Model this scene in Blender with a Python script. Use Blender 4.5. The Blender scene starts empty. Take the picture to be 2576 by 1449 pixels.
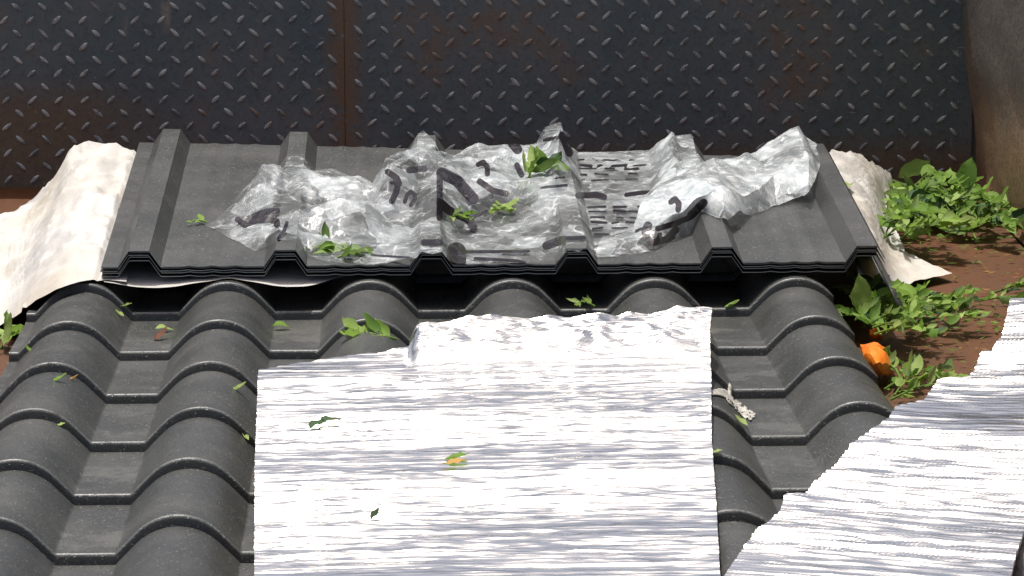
import bpy, bmesh, math, random
import numpy as np
from mathutils import Vector, Matrix, noise as mn

sc = bpy.context.scene
random.seed(7)
# ------------------------------------------------------------------ camera
# picture units: the photograph viewed 2576 wide
F = 8804.7; CX, CY = 1288.0, 724.5
PITCH = math.radians(12.7); YAW = math.radians(1.9); HC = 1.115
cam = bpy.data.cameras.new('camera'); cam.sensor_width = 36; cam.lens = F / 2576 * 36
cam.clip_start = .05; cam.clip_end = 500
co = bpy.data.objects.new('camera', cam); sc.collection.objects.link(co)
co.location = (0, 0, HC); co.rotation_euler = (math.pi / 2 - PITCH, 0, -YAW)
sc.camera = co
# ------------------------------------------------------------------ light
SUN_EL, SUN_AZ = math.radians(77), math.radians(-38)     # azimuth measured from +Y (away from camera), minus = left
w = bpy.data.worlds.new('World'); sc.world = w; w.use_nodes = True
nt = w.node_tree
sky = nt.nodes.new('ShaderNodeTexSky'); sky.sky_type = 'NISHITA'; sky.sun_disc = False
sky.sun_elevation = SUN_EL; sky.sun_rotation = SUN_AZ; sky.dust_density = 6.0; sky.air_density = .5; sky.ozone_density = .2
nt.links.new(sky.outputs[0], nt.nodes['Background'].inputs[0]); nt.nodes['Background'].inputs[1].default_value = .15
sl = bpy.data.lights.new('sun', 'SUN'); sl.energy = 3.9; sl.angle = math.radians(.53); sl.color = (1, .98, .94)
so = bpy.data.objects.new('sun', sl); sc.collection.objects.link(so)
sd = Vector((math.sin(SUN_AZ) * math.cos(SUN_EL), math.cos(SUN_AZ) * math.cos(SUN_EL), math.sin(SUN_EL)))
so.rotation_euler = sd.to_track_quat('Z', 'Y').to_euler(); so.location = sd * 8
sc.view_settings.view_transform = 'Standard'; sc.view_settings.look = 'None'
sc.view_settings.exposure = .1; sc.view_settings.gamma = 1
sc.render.engine = 'CYCLES'; sc.cycles.transparent_max_bounces = 24; sc.cycles.max_bounces = 8

# ------------------------------------------------------------------ pixel -> place
FW = np.array([math.sin(YAW) * math.cos(PITCH), math.cos(YAW) * math.cos(PITCH), -math.sin(PITCH)])
RT = np.array([math.cos(YAW), -math.sin(YAW), 0.]); UP = np.cross(RT, FW)
def ray(u, v): return FW + (u - CX) / F * RT - (v - CY) / F * UP
def onz(u, v, z): d = ray(u, v); return np.array([0, 0, HC]) + (z - HC) / d[2] * d
def ony(u, v, y): d = ray(u, v); return np.array([0, 0, HC]) + y / d[1] * d
def proj(p):
    q = np.asarray(p) - np.array([0, 0, HC]); dz = q @ FW
    return np.stack([CX + F * (q @ RT) / dz, CY - F * (q @ UP) / dz], -1)
def fbm(x, y, z=0., o=3):
    s = 0; a = 1
    for i in range(o): s += a * mn.noise((x, y, z)); x *= 2.1; y *= 2.1; a *= .5
    return s
def ss(a, b, x):
    if a > b: return 1 - ss(b, a, x)
    t = min(1, max(0, (x - a) / (b - a))); return t * t * (3 - 2 * t)

# ------------------------------------------------------------------ node helper
class E:
    nt = None
    def __init__(s, sock): s.s = sock
    @staticmethod
    def val(x): return x.s if isinstance(x, E) else x
    @staticmethod
    def op(o, *a, clamp=False):
        n = E.nt.nodes.new('ShaderNodeMath'); n.operation = o; n.use_clamp = clamp
        for i, x in enumerate(a):
            x = E.val(x)
            if isinstance(x, (int, float)): n.inputs[i].default_value = x
            else: E.nt.links.new(x, n.inputs[i])
        return E(n.outputs[0])
    def __add__(s, o): return E.op('ADD', s, o)
    def __radd__(s, o): return E.op('ADD', s, o)
    def __sub__(s, o): return E.op('SUBTRACT', s, o)
    def __rsub__(s, o): return E.op('SUBTRACT', o, s)
    def __mul__(s, o): return E.op('MULTIPLY', s, o)
    __rmul__ = __mul__
    def abs(s): return E.op('ABSOLUTE', s)
def step(a, b, x):
    n = E.nt.nodes.new('ShaderNodeMapRange'); n.interpolation_type = 'SMOOTHSTEP'
    E.nt.links.new(x.s, n.inputs[0]); n.inputs[1].default_value = a; n.inputs[2].default_value = b
    return E(n.outputs[0])
def coords(kind='Object'):
    n = E.nt.nodes.new('ShaderNodeTexCoord'); return n.outputs[kind]
def sep(v):
    n = E.nt.nodes.new('ShaderNodeSeparateXYZ'); E.nt.links.new(v, n.inputs[0]); return [E(o) for o in n.outputs]
def tnoise(v, scale, detail=4, rough=.6, stretch=None):
    if stretch:
        m = E.nt.nodes.new('ShaderNodeMapping'); m.inputs['Scale'].default_value = stretch
        E.nt.links.new(v, m.inputs[0]); v = m.outputs[0]
    n = E.nt.nodes.new('ShaderNodeTexNoise'); n.inputs['Scale'].default_value = scale
    n.inputs['Detail'].default_value = detail; n.inputs['Roughness'].default_value = rough
    E.nt.links.new(v, n.inputs['Vector']); return E(n.outputs[0])
def mix(f, a, b):
    n = E.nt.nodes.new('ShaderNodeMix'); n.data_type = 'RGBA'
    for i, x in ((0, f), (6, a), (7, b)):
        x = E.val(x)
        if isinstance(x, tuple): n.inputs[i].default_value = (*x, 1)
        elif isinstance(x, (int, float)): n.inputs[i].default_value = x
        else: E.nt.links.new(x, n.inputs[i])
    return E(n.outputs[2])
def new_mat(name):
    m = bpy.data.materials.new(name); m.use_nodes = True; E.nt = m.node_tree
    return m, m.node_tree.nodes['Principled BSDF']
def setp(b, **k):
    for n, x in k.items():
        i = b.inputs[n.replace('_', ' ')]; x = E.val(x)
        if isinstance(x, tuple): i.default_value = (*x, 1)
        elif isinstance(x, (int, float)): i.default_value = x
        else: E.nt.links.new(x, i)
def bump(b, h, strength=.3, dist=.002):
    n = E.nt.nodes.new('ShaderNodeBump'); n.inputs['Strength'].default_value = strength
    n.inputs['Distance'].default_value = dist; E.nt.links.new(h.s, n.inputs['Height'])
    E.nt.links.new(n.outputs[0], b.inputs['Normal'])
M = {}
def wcoord():
    n = E.nt.nodes.new('ShaderNodeNewGeometry'); return n.outputs['Position']

# coated sheets: charcoal tile sheets and greyer box-rib sheets
def attr(name):
    a = E.nt.nodes.new('ShaderNodeAttribute'); a.attribute_name = name; return E(a.outputs['Fac'])
def coated(name, col, dust, dustamt):
    m, b = new_mat(name); c = wcoord()
    big = tnoise(c, 7, 5, .65); fine = tnoise(c, 420, 2, .7); mid = tnoise(c, 60, 4, .6)
    speck = step(.62, .70, tnoise(c, 210, 2, .6)); blot = step(.50, .66, tnoise(c, 16, 5, .7))
    pit = step(.40, .30, tnoise(c, 190, 3, .6)); streak = tnoise(c, 30, 3, .6, (1, .18, 1))
    base = mix(step(.35, .75, big) * dustamt, col, dust)
    base = mix(step(.5, .7, mid) * .5, base, dust); base = mix(blot * .35, base, tuple(x * 1.2 for x in dust)); base = mix(pit * .6, base, tuple(x * .4 for x in col))
    base = mix(step(.6, .75, streak) * .3, base, tuple(x * .62 for x in col))
    base = mix(speck * .6, base, (.21, .215, .2))
    base = mix(attr('wear') * step(.25, .5, mid) * .6, base, (.25, .26, .245)); base = mix(attr('silt') * step(.38, .56, blot * .2 + big * .5 + mid * .3) * .5, base, (.15, .15, .132))  # pale line on the tile lips is a highlight painted into the colour
    base = mix(step(.3, .8, fine), mix(.55, base, (.012, .012, .013)), base)
    setp(b, Base_Color=base, Roughness=.36 + .14 * step(.3, .7, big) - speck * .2); b.inputs['Specular IOR Level'].default_value = .5
    bump(b, fine * .6 + mid * .5 + speck * .8, .5, .0011); M[name] = m
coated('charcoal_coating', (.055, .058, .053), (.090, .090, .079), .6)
coated('grey_coating', (.060, .064, .060), (.092, .091, .082), .7)

m, b = new_mat('cut_edge'); c = wcoord(); setp(b, Base_Color=mix(tnoise(c, 80), (.25, .26, .25), (.5, .51, .49)), Roughness=.5, Metallic=.3); M['cut_edge'] = m
# chequer plate headboard: blue-black paint, rust, drips
XS = ony(868, 300, 5.74)[0]
m, b = new_mat('headboard_paint'); c = wcoord(); x, y, z = sep(c)
n1 = tnoise(c, 5, 6, .65); n2 = tnoise(c, 22, 5, .7); n3 = tnoise(c, 140, 3, .7)
base = mix(step(.4, .7, n1), (.115, .148, .155), (.170, .180, .176))
low = E.op('MAXIMUM', step(.09, .02, z + (n1 - .5) * .12), step(.2, .1, z + (n1 - .5) * .1) * step(-.25, -.6, x))
rust_seam = step(.045, .0, (x - XS + (n2 - .5) * .04).abs()) * step(.44, .62, n2 + n1 * .25)
rust_patch = step(.535, .66, n1 * .55 + n2 * .45)
rust = mix(n3, (.15, .085, .045), (.32, .18, .085))
base = mix(low * .8, base, (.190, .125, .066))
base = mix(E.op('MAXIMUM', rust_seam * .85, rust_patch * .55), base, rust)
def drip(x0, wd, z0, z1):
    return step(wd, wd * .3, (x - x0 + (n2 - .5) * .02).abs()) * step(z0, z1, z + (n3 - .5) * .05) * step(.38, .6, n2)
for u, wdt, v0 in ((312, .010, 110), (418, .013, 95), (1500, .012, 40)):
    p = ony(u, v0, 5.74); base = mix(drip(p[0], wdt, p[2], p[2] + .03) * .75, base, (.36, .29, .24))
scr = step(.70, .74, tnoise(c, 46, 3, .8, (1, 1, .22))) + step(.72, .76, tnoise(c, 40, 3, .8, (.25, 1, 1.3)))
flk = step(.66, .72, tnoise(c, 95, 3, .7)); base = mix(flk * .5, base, (.40, .41, .39)); base = mix(E.op('MULTIPLY', scr, .7, clamp=True), base, (.42, .42, .39)); base = mix(step(.45, .75, n3) * .55, base, mix(.6, base, (.02, .022, .024)))
setp(b, Base_Color=base, Roughness=.55); b.inputs['Specular IOR Level'].default_value = .4; bump(b, n3 + n2, .5, .001)
M['headboard_paint'] = m
m, b = new_mat('lug_wear'); c = wcoord(); n = tnoise(c, 55, 4, .7); n1 = tnoise(c, 5, 6, .65)
base = mix(step(.35, .62, n), (.16, .18, .18), (.50, .51, .48)); base = mix(step(.54, .66, n1) * .7, base, (.26, .15, .075))
setp(b, Base_Color=base, Roughness=.45, Metallic=.15); M['lug_wear'] = m

m, b = new_mat('side_wall_steel'); c = wcoord(); x, y, z = sep(c)
n1 = tnoise(c, 8, 6, .65); n2 = tnoise(c, 45, 4, .7); n3 = tnoise(c, 200, 2, .6)
base = mix(step(.26, .10, z + (n1 - .5) * .22), (.17, .148, .122), (.36, .225, .125))
base = mix(step(.07, .0, z + (n1 - .5) * .06), base, (.19, .09, .042))
base = mix(step(.6, .72, n2) * .6, base, (.08, .058, .04))
base = mix(step(.67, .72, tnoise(c, 26, 4, .75, (1, .9, .35))) * .7, base, (.42, .40, .37))
base = mix(step(.4, .7, n3), base, mix(.5, base, (.03, .025, .02)))
setp(b, Base_Color=base, Roughness=.7); bump(b, n2 + n1 * 2, .5, .003); M['side_wall_steel'] = m

m, b = new_mat('rusty_floor'); c = wcoord(); n1 = tnoise(c, 9, 6, .65); n2 = tnoise(c, 60, 5, .7); n3 = tnoise(c, 260, 2, .6)
base = mix(step(.35, .7, n1), (.105, .037, .013), (.088, .043, .019)); base = mix(step(.45, .75, n2) * .6, base, (.05, .024, .013))
base = mix(step(.66, .74, n3) * .5, base, (.22, .16, .11))
setp(b, Base_Color=base, Roughness=.6); b.inputs['Specular IOR Level'].default_value = .3; bump(b, n2 * .6 + n1 + n3 * .2, .5, .003); M['rusty_floor'] = m

m, b = new_mat('white_sacking'); c = wcoord(); n1 = tnoise(c, 6, 5, .6); n2 = tnoise(c, 45, 4, .65); n3 = tnoise(c, 700, 2, .5)
base = mix(step(.35, .7, n1), (.50, .49, .465), (.47, .43, .36)); base = mix(step(.6, .78, n2) * .35, base, (.34, .32, .27))
setp(b, Base_Color=base, Roughness=.6); bump(b, n2 * 1.5 + n3 * .3, .45, .003); M['white_sacking'] = m

m, b = new_mat('foil'); c = wcoord(); n1 = tnoise(c, 300, 3, .6, (.35, 1, 1)); n2 = tnoise(c, 30, 3, .6); n3 = tnoise(c, 900, 2, .6)
setp(b, Base_Color=mix(step(.4, .8, n2) * .2, (.955, .94, .875), (.87, .85, .79)), Metallic=.97, Roughness=.11 + .09 * n2)
bump(b, n1 + n3 * .2, .22, .0012); M['foil'] = m
m, b = new_mat('foam_core'); c = wcoord(); setp(b, Base_Color=mix(tnoise(c, 90), (.55, .54, .55), (.75, .74, .73)), Roughness=.8); M['foam_core'] = m

def leafmat(name, c1, c2, tr=.42):
    m, b = new_mat(name); c = wcoord(); n = tnoise(c, 40, 3, .6); n2 = tnoise(c, 160, 2, .6)
    oi = E.nt.nodes.new('ShaderNodeObjectInfo'); r = E(oi.outputs['Random'])
    base = mix(step(.2, .8, n * .5 + r * .5), c1, c2); base = mix(step(.6, .8, n2) * .3, base, tuple(x * .5 for x in c1))
    setp(b, Base_Color=base, Roughness=.65); b.inputs['Specular IOR Level'].default_value = .2
    t = E.nt.nodes.new('ShaderNodeBsdfTranslucent'); E.nt.links.new(base.s, t.inputs[0])
    ms = E.nt.nodes.new('ShaderNodeMixShader'); ms.inputs[0].default_value = tr
    E.nt.links.new(b.outputs[0], ms.inputs[1]); E.nt.links.new(t.outputs[0], ms.inputs[2])
    E.nt.links.new(ms.outputs[0], E.nt.nodes['Material Output'].inputs[0]); M[name] = m
leafmat('leaf_green', (.11, .215, .03), (.27, .42, .08))
leafmat('leaf_pale', (.25, .37, .08), (.40, .52, .17))
leafmat('leaf_mid', (.10, .17, .04), (.20, .29, .09))
leafmat('leaf_dark', (.02, .05, .015), (.04, .085, .03), .15)
leafmat('leaf_dry', (.30, .17, .04), (.45, .28, .08), .2)
leafmat('leaf_brown', (.09, .03, .015), (.16, .06, .03), .1)
m, b = new_mat('orange_skin'); c = wcoord(); n = tnoise(c, 60, 4, .6)
setp(b, Base_Color=mix(step(.3, .75, n), (.86, .24, .02), (.62, .12, .008)), Roughness=.45); bump(b, n, .4, .002); M['orange_skin'] = m
m, b = new_mat('grey_stone'); c = wcoord(); n = tnoise(c, 25, 5, .7)
setp(b, Base_Color=mix(step(.3, .7, n), (.09, .092, .088), (.21, .21, .2)), Roughness=.8); bump(b, n, .6, .004); M['grey_stone'] = m

def film_mat(name, milk, clear):
    m, b = new_mat(name); c = wcoord()
    a = E.nt.nodes.new('ShaderNodeAttribute'); a.attribute_name = 'print'; pr = step(.6, -.6, E(a.outputs['Fac']))
    a2 = E.nt.nodes.new('ShaderNodeAttribute'); a2.attribute_name = 'lift'; lift = E(a2.outputs['Fac'])
    n = tnoise(c, 55, 4, .65); n2 = tnoise(c, 240, 3, .6)
    lw = E.nt.nodes.new('ShaderNodeLayerWeight'); lw.inputs[0].default_value = .35
    vo = E.nt.nodes.new('ShaderNodeTexVoronoi'); vo.feature = 'DISTANCE_TO_EDGE'; vo.inputs['Scale'].default_value = 34
    wv = E.nt.nodes.new('ShaderNodeVectorMath'); wv.operation = 'MULTIPLY_ADD'; nn_ = E.nt.nodes.new('ShaderNodeTexNoise'); nn_.inputs['Scale'].default_value = 20
    E.nt.links.new(c, nn_.inputs['Vector']); E.nt.links.new(nn_.outputs['Color'], wv.inputs[0]); wv.inputs[1].default_value = (.03, .03, .03); E.nt.links.new(c, wv.inputs[2]); E.nt.links.new(wv.outputs[0], vo.inputs['Vector'])
    crease = step(.07, .0, E(vo.outputs['Distance'])) * step(.42, .62, n)
    v2 = E.nt.nodes.new('ShaderNodeTexVoronoi'); v2.inputs['Scale'].default_value = 19; E.nt.links.new(wv.outputs[0], v2.inputs['Vector']); cell = sep(v2.outputs['Color'])[0]
    op = clear + (cell - .45) * .42 + crease * .35 + (n2 - .5) * .35 + lift * milk + E(lw.outputs['Facing']) * .15 + (n - .5) * .45 + (step(.35, .65, tnoise(c, 9, 2, .5)) - .5) * .3
    op = E.op('MINIMUM', E.op('MAXIMUM', op, .06), .93)
    op = E.op('MAXIMUM', op, pr * .96)
    setp(b, Base_Color=mix(pr, mix(step(.35, .7, n), (.48, .53, .54), (.70, .72, .71)), (.022, .018, .020)), Roughness=.14 + .14 * n)
    b.inputs['Specular IOR Level'].default_value = .55
    bump(b, n2, .12, .0008)
    t = E.nt.nodes.new('ShaderNodeBsdfTransparent'); ms = E.nt.nodes.new('ShaderNodeMixShader')
    E.nt.links.new(op.s, ms.inputs[0]); E.nt.links.new(t.outputs[0], ms.inputs[1]); E.nt.links.new(b.outputs[0], ms.inputs[2])
    E.nt.links.new(ms.outputs[0], E.nt.nodes['Material Output'].inputs[0]); M[name] = m
film_mat('clear_film', .24, .09)
film_mat('milky_film', .34, .18)
m, b = new_mat('frayed_tape'); c = wcoord(); n = tnoise(c, 120, 4, .7)
setp(b, Base_Color=mix(step(.35, .65, n), (.2, .19, .17), (.52, .5, .44)), Roughness=.7); bump(b, n, .6, .002); M['frayed_tape'] = m

# ------------------------------------------------------------------ object helpers
C = sc.collection
def obj(name, verts, faces, mat, parent=None, smooth=None):
    me = bpy.data.meshes.new(name); me.from_pydata([tuple(map(float, v)) for v in verts], [], faces); me.update()
    if mat: me.materials.append(M[mat])
    if smooth is not None:
        me.polygons.foreach_set('use_smooth', [True] * len(me.polygons))
        if smooth < 180: me.set_sharp_from_angle(angle=math.radians(smooth))
    o = bpy.data.objects.new(name, me); C.objects.link(o)
    if parent: o.parent = parent
    return o
def empty(name, loc=(0, 0, 0)):
    o = bpy.data.objects.new(name, None); o.location = loc; o.empty_display_size = .05; C.objects.link(o); return o
def tag(o, label, cat=None, group=None, kind=None):
    o['label'] = label
    if cat: o['category'] = cat
    if group: o['group'] = group
    if kind: o['kind'] = kind
    return o
def grid_faces(nx, ny, off=0):
    return [(off + j * nx + i, off + j * nx + i + 1, off + (j + 1) * nx + i + 1, off + (j + 1) * nx + i) for j in range(ny - 1) for i in range(nx - 1)]
def box(x0, x1, y0, y1, z0, z1):
    v = [(x, y, z) for z in (z0, z1) for y in (y0, y1) for x in (x0, x1)]
    return v, [(0, 2, 3, 1), (4, 5, 7, 6), (0, 1, 5, 4), (2, 6, 7, 3), (0, 4, 6, 2), (1, 3, 7, 5)]
def copy_tree(o, parent=None):
    c = o.copy(); C.objects.link(c); c.parent = parent
    for ch in list(o.children): copy_tree(ch, c)
    return c

# ------------------------------------------------------------------ truck bed
YB, XW = 5.74, .955
bed = tag(empty('truck_bed', (0, 4, 0)), 'truck bed walls with dark chequer plate headboard and brown dusty side', 'truck bed')
def bedpart(name, v, f, mat, parent=bed, smooth=None):
    off = (0, -4, 0) if parent is bed else (0, 0, 0)
    return obj(name, [(a + off[0], b + off[1], c + off[2]) for a, b, c in v], f, mat, parent, smooth)
# floor: gently dented sheet
nx, ny = 90, 150; V = []
for j in range(ny):
    for i in range(nx):
        x = -1.25 + (XW + 1.25) * i / (nx - 1); y = 2.2 + (YB - 2.2) * j / (ny - 1)
        V.append((x, y, -.001 + .0035 * min(0, fbm(x * 5, y * 5, 3)) ))
fo = obj('floor', V, grid_faces(nx, ny), 'rusty_floor', None, 180); tag(fo, 'rusty brown steel floor of the truck bed', kind='structure')
# side wall with a rounded foot
nx, ny = 60, 34; V = []
for j in range(ny):
    for i in range(nx):
        y = 2.2 + (YB + .01 - 2.2) * i / (nx - 1); z = -.002 + .56 * (j / (ny - 1)) ** 1.3
        V.append((XW + .016 - .11 * z - .008 * math.exp(-z / .006) + .006 * fbm(y * 4, z * 6, 1), y, z))
bedpart('side_wall', V, grid_faces(nx, ny), 'side_wall_steel', smooth=180)
v, f = box(XW + .02, XW + .03, 2.2, YB + .03, -.003, .57); v = [(x - .11 * z, y, z) for x, y, z in v]; bedpart('side_wall_backing', v, f, 'side_wall_steel')
# headboard plates
plates = []
for x0, x1, dy in ((-1.25, XS - .0004, 0), (XS + .0004, XW + .005, .0008)):
    v, f = box(x0, x1, YB + dy, YB + dy + .005, -.004, .55); p = bedpart('headboard_plate', v, f, 'headboard_paint'); plates.append(p)
v, f = box(-1.25, XW + .02, YB + .008, YB + .03, -.004, .55); bedpart('headboard_frame', v, f, 'headboard_paint')
# chequer lugs
def lug_geo(rnd=1.0):
    V = []; Fs = []; n = 10
    for k, (s, h) in enumerate(((1, 0), (.82, .7), (.45, 1))):
        for i in range(n):
            a = 2 * math.pi * i / n; c, s_ = math.cos(a), math.sin(a)
            r = .0100 * s; V.append((r * c, -.0024 * h * rnd, .0036 * s * s_ * (1 - .25 * c * c)))
    for k in range(2):
        for i in range(n): Fs.append((k * n + i, k * n + (i + 1) % n, (k + 1) * n + (i + 1) % n, (k + 1) * n + i))
    Fs.append(tuple(range(2 * n, 3 * n))); return V, Fs
LV, LF = lug_geo()
lugmesh = bpy.data.meshes.new('tread_lug'); lugmesh.from_pydata(LV, [], LF); lugmesh.materials.append(M['lug_wear']); lugmesh.polygons.foreach_set('use_smooth', [True] * len(lugmesh.polygons))
spots = []
px, pz = .0432, .0222
for r in range(25):
    for k in range(52):
        z = .012 + r * pz; sl_ = (r % 2 == 0)
        x = -1.23 + k * px + (px / 2 if sl_ else 0)
        if x > XW - .012 or abs(x - XS) < .012 or z > .54: continue
        spots.append((x, z + (.0035 if x > XS else 0), 1 if sl_ else -1))
def vis(s):
    u, v = proj((s[0], YB, s[1])); return 0 <= u <= 2576 and -10 <= v <= 385
inview = sorted([s for s in spots if vis(s)], key=lambda s: abs(s[0] - .05) + max(0, .12 - s[1]))
single = inview[:300]; rest = inview[300:] + [s for s in spots if not vis(s)]
def lugmat(s):
    R = random.Random(int(s[0] * 9e4) + int(s[1] * 7e5))
    return Matrix.Translation((s[0], YB - .0002 + (.0008 if s[0] > XS else 0), s[1])) @ Matrix.Rotation(-s[2] * math.radians(42 + R.uniform(-5, 5)), 4, 'Y') @ Matrix.Diagonal((R.uniform(.85, 1.1), R.uniform(.7, 1.1), R.uniform(.85, 1.1), 1))
for s in single:
    o = bpy.data.objects.new('tread_lug', lugmesh); C.objects.link(o); p = plates[0] if s[0] < XS else plates[1]
    o.parent = p; o.matrix_local = Matrix.Translation((0, -4, 0)) @ lugmat(s)
for pi, p in enumerate(plates):
    V = []; Fs = []
    for s in rest:
        if (s[0] < XS) != (pi == 0): continue
        mt = lugmat(s); o_ = len(V); V += [tuple(mt @ Vector(v)) for v in LV]; Fs += [tuple(i + o_ for i in f) for f in LF]
    o = obj('tread_lugs', [(a, b - 4, c) for a, b, c in V], Fs, 'lug_wear', p, 180); o['kind'] = 'stuff'

# ------------------------------------------------------------------ charcoal tile sheets
TB, HS, SP, PT, X1, Y0 = .043, .0115, .2195, .1910, -.4205, 4.570   # base height, step height, step length, roll pitch, first crest, lip position
XL, XR = -.497, .584
def arch(x):
    k = round((x - X1) / PT); d = abs(x - X1 - k * PT); k = max(0, min(5, k)); d = abs(x - X1 - k * PT)
    R = .060; xt = R * math.sin(math.radians(46)); zt = .0405 - R * (1 - math.cos(math.radians(46)))
    if d < xt: return .0405 - (R - math.sqrt(R * R - d * d))
    z = zt - (d - xt) * math.tan(math.radians(46)); rr = .0012
    return max(z, 0) if z > rr else max(0, rr * math.exp((z - rr) / rr) - .0002)
def ztile(x, y):
    fr = ((y - Y0) / SP) % 1.0
    return TB + arch(x) + HS * (1 - fr)
xs = []
n = 150
for i in range(n + 1): xs.append(XL + (XR - XL) * i / n)
for k in range(6):
    for sg in (-1, 1):
        for d in (-.0022, -.0008, .0008, .0022):
            xk = X1 + k * PT + sg * (.0645 + d)
            if XL < xk < XR: xs.append(xk)
xs.sort()
rows = []
for k in range(-4, 8):
    yl = Y0 - k * SP
    rows += [(yl + .009, HS * .96, 0), (yl + .0055, HS * 1.0, 0), (yl + .0030, HS * 1.02, 0), (yl + .0012, HS * .97, 0), (yl + .0001, HS * .86, 0), (yl - .0006, HS * .70, 0), (yl - .0016, HS * .35, 0), (yl - .0024, HS * .0, 0), (yl - .0065, HS * .02 + .0009, 0), (yl - .011, HS * .05 + .0002, 0)]
    for q in (.15, .3, .5, .7, .85): rows.append((yl - SP * q, HS * q, 0))
rows.sort(key=lambda r: r[0])
V = []
for y, dz, _ in rows:
    for x in xs:
        wob = .0006 * mn.noise((x * 6, y * 5, 0)); V.append((x, y, TB + arch(x) + dz + wob))
nv = len(V); Fs = grid_faces(len(xs), len(rows))
TOPV = V
# give the sheet real thickness
V2 = V + [(x, y, z - .0009) for x, y, z in V]; nx, ny = len(xs), len(rows)
F2 = Fs + [tuple(reversed([i + nv for i in f])) for f in Fs]
for i in range(nx - 1): F2 += [(i, i + nv, i + 1 + nv, i + 1), ((ny - 1) * nx + i + 1, (ny - 1) * nx + i + 1 + nv, (ny - 1) * nx + i + nv, (ny - 1) * nx + i)]
for j in range(ny - 1): F2 += [((j + 1) * nx, (j + 1) * nx + nv, j * nx + nv, j * nx), (j * nx + nx - 1, j * nx + nx - 1 + nv, (j + 1) * nx + nx - 1 + nv, (j + 1) * nx + nx - 1)]
oy = 4.0
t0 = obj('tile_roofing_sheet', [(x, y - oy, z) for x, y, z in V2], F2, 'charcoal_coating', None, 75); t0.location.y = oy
lip_highlight = []; silt = []
for y, dz, _ in rows:
    fr = ((y - Y0) / SP) % 1.0
    for x in xs:
        lip_highlight.append(1.0 if -.0001 < ((y - Y0 - .00005) % SP) < .0014 else 0.); silt.append((1. if arch(x) < .003 else .15) * ss(.02, .2, fr) * (1 - ss(.6, .85, fr)))  # first mask marks the lip edge where the bright highlight is painted
for nm, dt in (('wear', lip_highlight), ('silt', silt)):
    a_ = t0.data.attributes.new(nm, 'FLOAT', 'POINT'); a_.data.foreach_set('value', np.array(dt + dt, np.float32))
tag(t0, 'charcoal tile profile roofing sheet, topmost of its stack, with six stepped rolls', 'roofing sheet', 'charcoal tile roofing sheets')
for k, (dx, dz, lab) in enumerate(((-.002, -.0135, 'second charcoal tile roofing sheet from the top of the front stack'),
                                   (.0025, -.027, 'third charcoal tile roofing sheet from the top of the front stack'),
                                   (-.001, -.0405, 'lowest charcoal tile roofing sheet, lying on the truck floor'))):
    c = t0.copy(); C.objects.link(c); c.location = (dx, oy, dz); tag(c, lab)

# ------------------------------------------------------------------ grey box-rib sheets
BX0, RP = -.347, .1955; BY0 = 4.590; BT = .035 / .74      # first rib, rib pitch, front edge, tilt
BZ = .1012; NB = 5; DZ = .0029; ZTOP = BZ + (NB - 1) * DZ
BXL, BXR = -.398, .655
def rib(x):
    for k in range(6):
        d = abs(x - BX0 - k * RP)
        if k == 5 and x > BX0 + 5 * RP + .0135: return max(-.012, .0218 - (x - BX0 - 5 * RP - .0135) * 1.5)
        if d < .0135: return .0218
        if d < .0285: return .0218 * (.0285 - d) / .015
    q = ((x - BX0) / RP) % 1.0
    for c_ in (.34, .5, .66):
        d = abs(q - c_) * RP
        if d < .011: return .0014 * (.5 + .5 * math.cos(math.pi * d / .011))
    return 0.
def blen(x): return .735 - .125 * (x - BXL) / (BXR - BXL)
def zbox(x, y): return ZTOP + rib(x) + BT * (y - BY0)
bx = {BXL, BXR}
for k in range(6):
    for d in (-.0285, -.0135, .0135, .0285):
        if BX0 + k * RP + d < BXR: bx.add(BX0 + k * RP + d)
    if k < 5:
        for q in (.34, .5, .66):
            for d in (-.011, -.006, 0, .006, .011): bx.add(BX0 + (k + q) * RP + d)
bx = sorted(bx); bxx = []
for a, b_ in zip(bx[:-1], bx[1:]):
    bxx.append(a)
    if b_ - a > .015: bxx.append((a + b_) / 2)
bxx.append(bx[-1])
def box_sheet(seed, front, dx, z0, sag):
    V = []; nyb = 14
    for j in range(nyb):
        for x in bxx:
            y = BY0 + front + (blen(x) + .004 * math.sin(seed * 3 + x * 4)) * j / (nyb - 1)
            z = z0 + rib(x) + BT * (y - BY0) + sag * (mn.noise((x * 3 + seed * 7, y * 2, seed)) + .2 * mn.noise((x * 12, y * 4, seed + 5)))
            V.append((x + dx, y, z))
    nx = len(bxx); nv = len(V); f = grid_faces(nx, nyb); th = .0011
    V += [(x, y, z - th) for x, y, z in V]; F_ = f + [tuple(reversed([i + nv for i in q])) for q in f]
    for i in range(nx - 1): F_ += [(i, i + nv, i + 1 + nv, i + 1), ((nyb - 1) * nx + i + 1, (nyb - 1) * nx + i + 1 + nv, (nyb - 1) * nx + i + nv, (nyb - 1) * nx + i)]
    for j in range(nyb - 1): F_ += [((j + 1) * nx, (j + 1) * nx + nv, j * nx + nv, j * nx), (j * nx + nx - 1, j * nx + nx - 1 + nv, (j + 1) * nx + nx - 1 + nv, (j + 1) * nx + nx - 1)]
    o = obj('box_rib_sheet', [(x, y - 4.9, z - z0) for x, y, z in V], F_, 'grey_coating', None, 32); o.location = (0, 4.9, z0)
    o.data.materials.append(M['cut_edge']); k0 = 2 * len(f)
    for p in list(o.data.polygons)[k0:]: p.material_index = 1; p.use_smooth = False
    return o
boxlab = ['lowest grey box rib roofing sheet, with a dark flange end beside the leaves', 'fourth grey box rib sheet from the top of the rear stack', 'third grey box rib sheet from the top of the rear stack',
          'second grey box rib sheet from the top, just under the plastic covered one', 'topmost grey box rib roofing sheet lying under the crumpled plastic film']
boxes = []
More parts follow.
